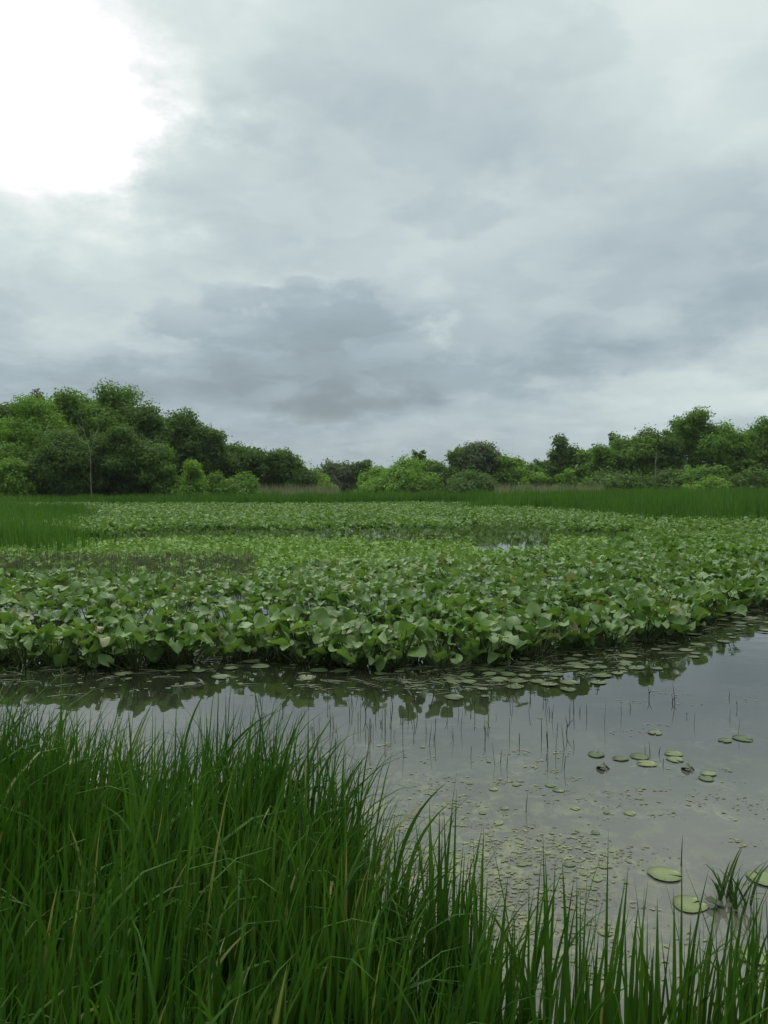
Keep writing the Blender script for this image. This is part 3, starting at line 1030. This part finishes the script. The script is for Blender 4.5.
TREES = [
    # left wood
    (-150, 405, 90, 72, 'dark', 'round', 'dark broadleaf tree outside the left picture edge'),
    (-85, 398, 90, 76, 'dark', 'round', 'dark broadleaf tree beyond the left picture edge'),
    (-25, 402, 70, 80, 'dark', 'round', 'dark broadleaf tree cut by the left picture edge'),
    (12, 401, 46, 82, 'dark', 'round', 'dark tree peeping over the light green one at far left'),
    (36, 394, 62, 72, 'bright', 'airy', 'light green tree with a loose crown, leftmost of the big wood'),
    (38, 387, 32, 84, 'grey', 'airy', 'thin twiggy treetop rising behind the light green tree'),
    (68, 388, 52, 76, 'mid', 'round', 'rounded green treetop left of the tallest tree'),
    (112, 381, 72, 78, 'mid', 'round', 'tallest dark green tree of the left wood'),
    (150, 401, 56, 76, 'dark', 'round', 'dark tree on the right shoulder of the tallest one'),
    (180, 408, 56, 80, 'dark', 'round', 'dark rounded tree above the light green bushes'),
    (206, 420, 44, 80, 'dark', 'round', 'dark tree stepping down right of the rounded one'),
    (232, 440, 40, 84, 'dark', 'round', 'lower dark tree in the dip of the left wood'),
    (252, 444, 46, 86, 'dark', 'round', 'dark tree just left of the end of the wood'),
    (274, 447, 46, 86, 'dark', 'round', 'dark dome-shaped tree ending the left wood'),
    (66, 428, 84, 67, 'dark', 'layer', 'dense dark tree low in front under the dead pale branches'),
    (22, 442, 50, 68, 'mid', 'round', 'green tree low below the light green crown'),
    (124, 424, 62, 68, 'dark', 'layer', 'dense dark tree right of the dead pale branches'),
    (14, 454, 44, 65, 'bright', 'shrub', 'light green bush at the foot of the wood, far left'),
    (148, 442, 44, 69, 'mid', 'round', 'mid green small tree under the tall wood'),
    (170, 462, 30, 68, 'mid', 'shrub', 'mid green bush left of the brightest one'),
    (190, 456, 36, 67, 'bright', 'shrub', 'brightest green bush before the left wood'),
    (214, 470, 34, 70, 'mid', 'shrub', 'low green bush right of the brightest one'),
    (236, 470, 40, 72, 'mid', 'shrub', 'low lighter bush below the dip of the wood'),
    (92, 392, 50, 82, 'mid', 'round', 'green treetop filling the dip left of the tallest tree'),
    (0, 420, 60, 74, 'mid', 'round', 'green tree under the leftmost treetops'),
    (110, 455, 70, 72, 'dark', 'layer', 'low dark tree filling the foot of the wood'),
    (40, 458, 60, 72, 'dark', 'layer', 'low dark tree near the light green bush'),
    # far middle
    (300, 462, 26, 110, 'dark', 'round', 'small dark tree right after the dome-shaped one'),
    (318, 467, 34, 112, 'bright', 'shrub', 'bright bush beside the end of the left wood'),
    (340, 460, 34, 135, 'grey', 'round', 'grey green tree in the far gap'),
    (362, 458, 24, 135, 'dark', 'round', 'small dark round tree in the far gap'),
    (378, 464, 44, 115, 'bright', 'shrub', 'bright willow bush, left of the pair in the middle'),
    (402, 456, 62, 112, 'bright', 'shrub', 'broad bright willow bush in the middle'),
    (418, 449, 16, 125, 'dark', 'tall', 'small dark spire behind the willow bush'),
    (432, 458, 30, 120, 'mid', 'round', 'mid green tree between willow and grey tree'),
    (444, 462, 28, 118, 'dark', 'round', 'dark small tree left of the grey tree'),
    (460, 446, 34, 122, 'mid', 'round', 'green tree leaning on the grey one'),
    (479, 440, 38, 118, 'grey', 'round', 'grey green tree, highest in the middle distance'),
    (470, 468, 50, 112, 'dark', 'shrub', 'dark bush under the grey green tree'),
    (509, 453, 38, 118, 'bright', 'round', 'bright green tree right of the grey tree'),
    (530, 462, 28, 120, 'mid', 'round', 'mid green tree before the narrow dark one'),
    (542, 458, 22, 130, 'dark', 'round', 'dark round treetop left of the narrow tree'),
    (562, 434, 29, 105, 'dark', 'tall', 'narrow dark tree standing alone above the gap'),
    (540, 470, 34, 108, 'bright', 'shrub', 'bright bush at the foot of the narrow tree, left side'),
    (563, 467, 22, 100, 'bright', 'shrub', 'small bright bush in front of the narrow tree'),
    # right wood
    (588, 446, 32, 104, 'bright', 'round', 'light green tree starting the right wood'),
    (604, 443, 34, 98, 'mid', 'round', 'green tree second from the start of the right wood'),
    (613, 432, 18, 106, 'dark', 'tall', 'slim dark treetop poking out of the right wood'),
    (634, 434, 44, 98, 'mid', 'round', 'dark rounded tree left of the pale trunk'),
    (656, 426, 42, 98, 'dark', 'round', 'dark tree behind the pale trunk'),
    (674, 416, 30, 102, 'mid', 'airy', 'loose treetop left of the tallest tree on the right'),
    (694, 406, 42, 98, 'mid', 'airy', 'tallest tree of the right wood'),
    (722, 420, 44, 96, 'bright', 'round', 'lighter tree right of the tallest one on the right'),
    (744, 430, 34, 96, 'mid', 'round', 'lower green tree in the notch near the right edge'),
    (766, 415, 44, 98, 'mid', 'round', 'green tree cut by the right picture edge'),
    (805, 410, 60, 96, 'mid', 'round', 'tall green tree outside the right picture edge'),
    (860, 415, 70, 92, 'dark', 'round', 'dark tree outside the right picture edge'),
    (930, 408, 80, 90, 'mid', 'round', 'green tree far outside the right picture edge'),
    (625, 468, 60, 92, 'dark', 'shrub', 'low dark bush left of the pale trunk'),
    (672, 467, 50, 92, 'dark', 'shrub', 'low dark bush right of the pale trunk'),
    (704, 462, 44, 90, 'mid', 'shrub', 'mid green bush hiding the foot of the tallest right tree'),
    (706, 474, 40, 86, 'bright', 'shrub', 'low light green bush under the tallest right tree'),
    (742, 468, 60, 88, 'dark', 'shrub', 'dark bush before the trees near the right edge'),
    (780, 464, 50, 86, 'mid', 'shrub', 'green bush at the right picture edge'),
    (596, 470, 30, 94, 'mid', 'shrub', 'low green bush under the start of the right wood'),
]
for t in TREES:
    make_tree(*t, name='bush' if t[5] == 'shrub' else 'broadleaf_tree', group='bushes at the foot of the woods' if t[5] == 'shrub' else 'trees around the pond')
# backdrop wood behind, one mass
s_pts = []
for k, px in enumerate(range(-180, 980, 21)):
    d = 170 + (k * 37) % 25
    top = np.interp(px, [-180, 200, 300, 560, 640, 980], [440, 452, 465, 466, 455, 440]) + (k * 13) % 9
    make_tree(px + (k * 7) % 11, top, 58, d, 'dark' if k % 3 else 'mid', 'shrub', 'one of the dark trees of the far wood behind the front trees', name='broadleaf_tree', dens=0.8, group='far wood behind the front trees')


# pale dead tree and the pale trunk on the right
def limb_tree(px, base, top, d, label, limbs, w):
    x = (px - CX) / F * d
    root = empty('dead_tree', (x, d, 0)); tag(root, label, 'dead tree')
    def P(qx, qy, dy=0): return np.array([(qx - px) / F * d, dy, (HOR - qy) / F * d + EYE])
    tr, lm = limbs[0], limbs[1:]
    V, Q = tube([P(*p) for p in tr], np.linspace(w, w * 0.35, len(tr)), 7)
    s = Soup(); s.add(V, Q); obj('trunk', s.mesh('trunk', M['palebark'], True), root)
    for k, l in enumerate(lm):
        V, Q = tube([P(*p) for p in l], np.linspace(w * 0.6, w * 0.15, len(l)), 5)
        s = Soup(); s.add(V, Q); obj('branch', s.mesh('branch', M['palebark'], True), root)


limb_tree(91, 505, 412, 64.0, 'dead tree with bare pale forked branches before the left wood', [
    [(92, 508), (91, 480), (91, 453)],
    [(91, 453), (88, 442), (85, 432), (83, 420), (81, 412)],
    [(91, 453), (94, 442), (97, 432), (100, 425)],
    [(85, 432, 0), (81, 425, -0.2), (79, 418, -0.3)],
    [(91, 453, 0), (98, 447, -0.3), (105, 445, -0.4)],
    [(88, 444, 0), (80, 440, 0.2), (74, 436, 0.3)],
    [(97, 434, 0), (99, 428, 0.2), (97, 420, 0.2)]], 0.05)
limb_tree(655, 492, 452, 90, 'bare pale trunk standing before the dark right wood', [
    [(655, 494), (655.5, 478), (655, 462), (656, 452)],
    [(655, 462), (657, 456), (658, 453)]], 0.07)


# ------------------------------------------------------------------ damp air
hb = bpy.data.meshes.new('haze')
x0_, x1_, y0_, y1_, z0_, z1_ = -1510, 1510, -610, 1812, -2.0, 15.5
hv = [(x, y, z) for z in (z0_, z1_) for y in (y0_, y1_) for x in (x0_, x1_)]
hb.from_pydata(hv, [], [(0, 2, 3, 1), (4, 5, 7, 6), (0, 1, 5, 4), (2, 6, 7, 3), (0, 4, 6, 2), (1, 3, 7, 5)])
m, nt, out = new_mat('haze')
pv = nd(nt, 'ShaderNodeVolumePrincipled'); pv.inputs['Color'].default_value = (0.93, 0.97, 1.0, 1); pv.inputs['Density'].default_value = 0.00016
nt.links.new(pv.outputs[0], out.inputs['Volume'])
hb.materials.append(m)
tag(obj('haze', hb), kind='stuff')

# ------------------------------------------------------------------ sky
world = bpy.data.worlds.new('World'); scene.world = world
world.use_nodes = True
nt = world.node_tree
for n in list(nt.nodes): nt.nodes.remove(n)
wout = nt.nodes.new('ShaderNodeOutputWorld')
SUN_PX = (20, -560)
sd = ray(*SUN_PX); sd /= np.linalg.norm(sd)
sun_el = math.asin(sd[2]); sun_az = math.atan2(sd[0], sd[1])
sky = nd(nt, 'ShaderNodeTexSky', sky_type='NISHITA', sun_disc=False)
sky.sun_elevation = sun_el; sky.sun_rotation = sun_az
bg1 = nd(nt, 'ShaderNodeBackground', i_Strength=0.08); nt.links.new(sky.outputs[0], bg1.inputs[0])
tc = nd(nt, 'ShaderNodeTexCoord')
DIR = tc.outputs['Generated']


def vnoise(scale, detail, rough, vec, dist=0.0, W_=None):
    n = nd(nt, 'ShaderNodeTexNoise', i_Scale=scale, i_Detail=detail, i_Roughness=rough, i_Distortion=dist)
    nt.links.new(vec, n.inputs['Vector'])
    return n


# noise laid on a flat cloud deck seen in perspective
sx = nd(nt, 'ShaderNodeSeparateXYZ'); nt.links.new(DIR, sx.inputs[0])
zz = mth(nt, 'ADD', mth(nt, 'MAXIMUM', sx.outputs['Z'], 0.0), 0.22)
cmb = nd(nt, 'ShaderNodeCombineXYZ')
nt.links.new(mth(nt, 'DIVIDE', sx.outputs['X'], zz), cmb.inputs[0]); nt.links.new(mth(nt, 'DIVIDE', sx.outputs['Y'], zz), cmb.inputs[1])
cmb.inputs[2].default_value = 3.7
mp = nd(nt, 'ShaderNodeMapping'); mp.inputs['Scale'].default_value = (1, 1, 1); nt.links.new(cmb.outputs[0], mp.inputs[0])
wn = vnoise(1.3, 8, 0.58, mp.outputs[0])          # warp noise
sepw = nd(nt, 'ShaderNodeSeparateColor'); nt.links.new(wn.outputs['Color'], sepw.inputs[0])
az = mth(nt, 'ARCTAN2', sx.outputs['X'], sx.outputs['Y'])
el = mth(nt, 'ARCSINE', mth(nt, 'MINIMUM', mth(nt, 'MAXIMUM', sx.outputs['Z'], -1.0), 1.0))
wa = mth(nt, 'ADD', az, mth(nt, 'MULTIPLY', mth(nt, 'SUBTRACT', sepw.outputs[0], 0.5), 0.42))
we = mth(nt, 'ADD', el, mth(nt, 'MULTIPLY', mth(nt, 'SUBTRACT', sepw.outputs[1], 0.5), 0.22))
mp2 = nd(nt, 'ShaderNodeMapping'); mp2.inputs['Scale'].default_value = (1, 1, 1.9); nt.links.new(DIR, mp2.inputs[0])
wn2 = vnoise(9.0, 8, 0.6, mp2.outputs[0])
sepw2 = nd(nt, 'ShaderNodeSeparateColor'); nt.links.new(wn2.outputs['Color'], sepw2.inputs[0])
wa = mth(nt, 'ADD', wa, mth(nt, 'MULTIPLY', mth(nt, 'SUBTRACT', sepw2.outputs[0], 0.5), 0.24))
we = mth(nt, 'ADD', we, mth(nt, 'MULTIPLY', mth(nt, 'SUBTRACT', sepw2.outputs[1], 0.5), 0.10))


def azel(px, py):
    r = ray(px, py); r = r / np.linalg.norm(r)
    return math.atan2(r[0], r[1]), math.asin(r[2])


def blob(px, py, wx, wy, amp, rot=0.0, power=1.0):
    a, e = azel(px, py)
    u = mth(nt, 'SUBTRACT', wa, a); v = mth(nt, 'SUBTRACT', we, e)
    c, s = math.cos(rot), math.sin(rot)
    uu = mth(nt, 'ADD', mth(nt, 'MULTIPLY', u, c / (wx / F)), mth(nt, 'MULTIPLY', v, s / (wx / F)))
    vv = mth(nt, 'ADD', mth(nt, 'MULTIPLY', u, -s / (wy / F)), mth(nt, 'MULTIPLY', v, c / (wy / F)))
    q = mth(nt, 'ADD', mth(nt, 'MULTIPLY', uu, uu), mth(nt, 'MULTIPLY', vv, vv))
    if power != 1.0: q = mth(nt, 'POWER', q, power)
    g = mth(nt, 'EXPONENT', mth(nt, 'MULTIPLY', q, -1.0))
    return mth(nt, 'MULTIPLY', g, amp)


# luminance field L (display-linear)
L = mth(nt, 'ADD', 0.45, mth(nt, 'MULTIPLY', mth(nt, 'MAXIMUM', el, 0.0), 0.36))
# unseen overhead sky brightened above the frame, added to light the plants
L = mth(nt, 'ADD', L, mth(nt, 'MULTIPLY', mth(nt, 'MAXIMUM', mth(nt, 'SUBTRACT', el, 0.60), 0.0), 1.7))
fb = vnoise(0.9, 9, 0.58, mp.outputs[0], 0.3)
L = mth(nt, 'ADD', L, mth(nt, 'MULTIPLY', mth(nt, 'SUBTRACT', fb.outputs['Fac'], 0.5), 0.26))
fb2 = vnoise(3.0, 8, 0.6, mp.outputs[0], 0.4)
L = mth(nt, 'ADD', L, mth(nt, 'MULTIPLY', mth(nt, 'SUBTRACT', fb2.outputs['Fac'], 0.5), 0.10))
BL = [
    (15, 30, 100, 115, 0.90, 0.0, 1.2), (115, 105, 95, 40, 0.42, 0.4, 1.2), (40, 130, 80, 60, 0.35, 0, 1.1), (90, 110, 220, 160, 0.12, 0, 1),
    (300, 400, 200, 45, -0.07, 0.0, 1.0), (620, 350, 150, 24, -0.10, 0.22, 1.0), (150, 380, 150, 28, -0.05, 0, 1),
    (620, 410, 200, 40, 0.12, 0.1, 1.0), (760, 380, 120, 50, 0.06, 0, 1), (330, 440, 90, 14, 0.06, 0, 1),
    (700, 60, 160, 110, 0.16, 0, 1), (500, 230, 110, 35, 0.10, 0, 1.2), (120, 315, 150, 26, 0.10, 0, 1.4), (240, 300, 70, 22, 0.06, 0, 1.5),
    (380, 330, 180, 22, -0.04, 0, 1), (640, 200, 200, 70, -0.05, 0, 1), (190, 225, 90, 40, -0.06, 0, 1),
    (420, 350, 40, 14, 0.10, 0, 1.4), (40, 260, 120, 40, 0.05, 0, 1), (330, 130, 120, 70, -0.05, 0, 1), (600, 300, 200, 35, 0.06, 0, 1),
]
for b in BL: L = mth(nt, 'ADD', L, blob(*b))
fb3 = vnoise(3.2, 8, 0.55, mp2.outputs[0], 0.2)
L = mth(nt, 'ADD', L, mth(nt, 'MULTIPLY', mth(nt, 'SUBTRACT', fb3.outputs['Fac'], 0.5), 0.34))
# separate cumulus heads with ragged edges: lighter above, darker below
cu = vnoise(10.0, 6, 0.55, mp2.outputs[0], 0.1)
for (px, py, wx, wy, lt, lb, op, eg) in [(250, 385, 260, 44, 0.35, 0.30, 0.55, 0.9), (335, 325, 130, 60, 0.40, 0.31, 0.55, 0.5), (175, 328, 120, 32, 0.56, 0.37, 0.65, 0.38),
                                         (235, 300, 50, 24, 0.54, 0.40, 0.6, 0.4), (300, 282, 40, 20, 0.50, 0.40, 0.5, 0.45), (400, 356, 60, 18, 0.52, 0.36, 0.6, 0.3), (335, 408, 140, 34, 0.28, 0.25, 0.5, 0.8),
                                         (600, 360, 190, 26, 0.37, 0.33, 0.4, 0.8), (480, 215, 150, 40, 0.56, 0.44, 0.45, 0.5), (330, 110, 150, 70, 0.54, 0.45, 0.45, 0.8), (520, 60, 140, 40, 0.60, 0.52, 0.4, 0.6)]:
    a, e = azel(px, py)
    u = mth(nt, 'MULTIPLY', mth(nt, 'SUBTRACT', az, a), F / wx); v = mth(nt, 'MULTIPLY', mth(nt, 'SUBTRACT', el, e), F / wy)
    # flat base, domed top
    v2 = mth(nt, 'MULTIPLY', v, mth(nt, 'ADD', 1.0, mth(nt, 'MULTIPLY', mth(nt, 'LESS_THAN', v, 0.0), 0.5)))
    q = mth(nt, 'SQRT', mth(nt, 'ADD', mth(nt, 'MULTIPLY', u, u), mth(nt, 'MULTIPLY', v2, v2)))
    d = mth(nt, 'ADD', mth(nt, 'SUBTRACT', 0.85, q), mth(nt, 'MULTIPLY', mth(nt, 'SUBTRACT', cu.outputs['Fac'], 0.5), 3.0))
    mr = nd(nt, 'ShaderNodeMapRange', i_From_Min=0.0, i_From_Max=eg); mr.interpolation_type = 'SMOOTHSTEP'; nt.links.new(d, mr.inputs['Value'])
    sh = nd(nt, 'ShaderNodeMapRange', i_From_Min=-0.7, i_From_Max=0.9); nt.links.new(mth(nt, 'ADD', v, mth(nt, 'MULTIPLY', mth(nt, 'SUBTRACT', cu.outputs['Fac'], 0.5), 2.0)), sh.inputs['Value'])
    sh.inputs['To Min'].default_value = lb; sh.inputs['To Max'].default_value = lt
    m_ = mth(nt, 'MULTIPLY', mr.outputs[0], op)
    L = mth(nt, 'ADD', mth(nt, 'MULTIPLY', L, mth(nt, 'SUBTRACT', 1.0, m_)), mth(nt, 'MULTIPLY', sh.outputs[0], m_))
# small billows with a lighter upper rim
bi = vnoise(4.5, 5, 0.5, mp.outputs[0], 0.3)
bl = mth(nt, 'MULTIPLY', mth(nt, 'SUBTRACT', ramp(nt, bi.outputs['Fac'], [(0.50, (0, 0, 0)), (0.60, (1, 1, 1))], 'EASE'), 0.3), 0.035)
L = mth(nt, 'ADD', L, bl)
# unseen low sky behind the camera, darkened to keep plant fronts in shade
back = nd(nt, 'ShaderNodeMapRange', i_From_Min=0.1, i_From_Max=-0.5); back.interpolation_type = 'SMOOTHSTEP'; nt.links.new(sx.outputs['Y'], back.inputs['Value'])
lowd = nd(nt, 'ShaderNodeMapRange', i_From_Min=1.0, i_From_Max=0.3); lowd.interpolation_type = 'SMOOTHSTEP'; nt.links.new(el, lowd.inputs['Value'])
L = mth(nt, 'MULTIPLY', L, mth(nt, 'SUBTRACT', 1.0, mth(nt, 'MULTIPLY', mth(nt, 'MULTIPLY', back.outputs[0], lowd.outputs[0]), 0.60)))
L = mth(nt, 'MAXIMUM', L, 0.16)
# hue: cool grey, slightly olive in the darkest part, neutral where bright
tint = ramp(nt, L, [(0.20, (0.88, 1.04, 0.98)), (0.28, (0.82, 1.02, 1.10)), (0.44, (0.83, 1.02, 1.12)), (0.62, (0.89, 1.04, 1.06)), (0.80, (0.93, 1.04, 1.01)), (1.0, (1, 1, 1))])
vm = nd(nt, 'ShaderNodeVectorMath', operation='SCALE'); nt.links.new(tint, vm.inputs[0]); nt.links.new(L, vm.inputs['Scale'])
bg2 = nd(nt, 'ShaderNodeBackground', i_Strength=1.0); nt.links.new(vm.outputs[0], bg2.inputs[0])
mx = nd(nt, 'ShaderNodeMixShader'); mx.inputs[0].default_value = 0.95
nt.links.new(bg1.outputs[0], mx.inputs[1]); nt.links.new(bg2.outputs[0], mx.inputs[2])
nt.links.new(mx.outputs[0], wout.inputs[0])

# sun behind the cloud
ld = bpy.data.lights.new('sun', 'SUN'); ld.energy = 1.5; ld.angle = math.radians(25); ld.color = (1, 0.97, 0.90)
lo = bpy.data.objects.new('sun', ld); COL.objects.link(lo)
# lift it so it reaches the plants from above as through the cloud gap
lo.rotation_euler = Vector((-sd[0], -sd[1], -sd[2])).to_track_quat('-Z', 'Y').to_euler()

# ------------------------------------------------------------------ camera
cd = bpy.data.cameras.new('camera'); cam = bpy.data.objects.new('camera', cd); COL.objects.link(cam)
cam.location = (0, 0, EYE)
cam.rotation_euler = (math.pi / 2 - PITCH, 0, 0)
cd.sensor_fit = 'VERTICAL'; cd.sensor_height = 24.0; cd.lens = 24.0 * F / H
cd.clip_start = 0.05; cd.clip_end = 9000
scene.camera = cam
scene.view_settings.view_transform = 'Standard'
scene.view_settings.look = 'None'
scene.view_settings.exposure = 0.0
scene.view_settings.gamma = 1.0
scene.render.resolution_x, scene.render.resolution_y = W, H
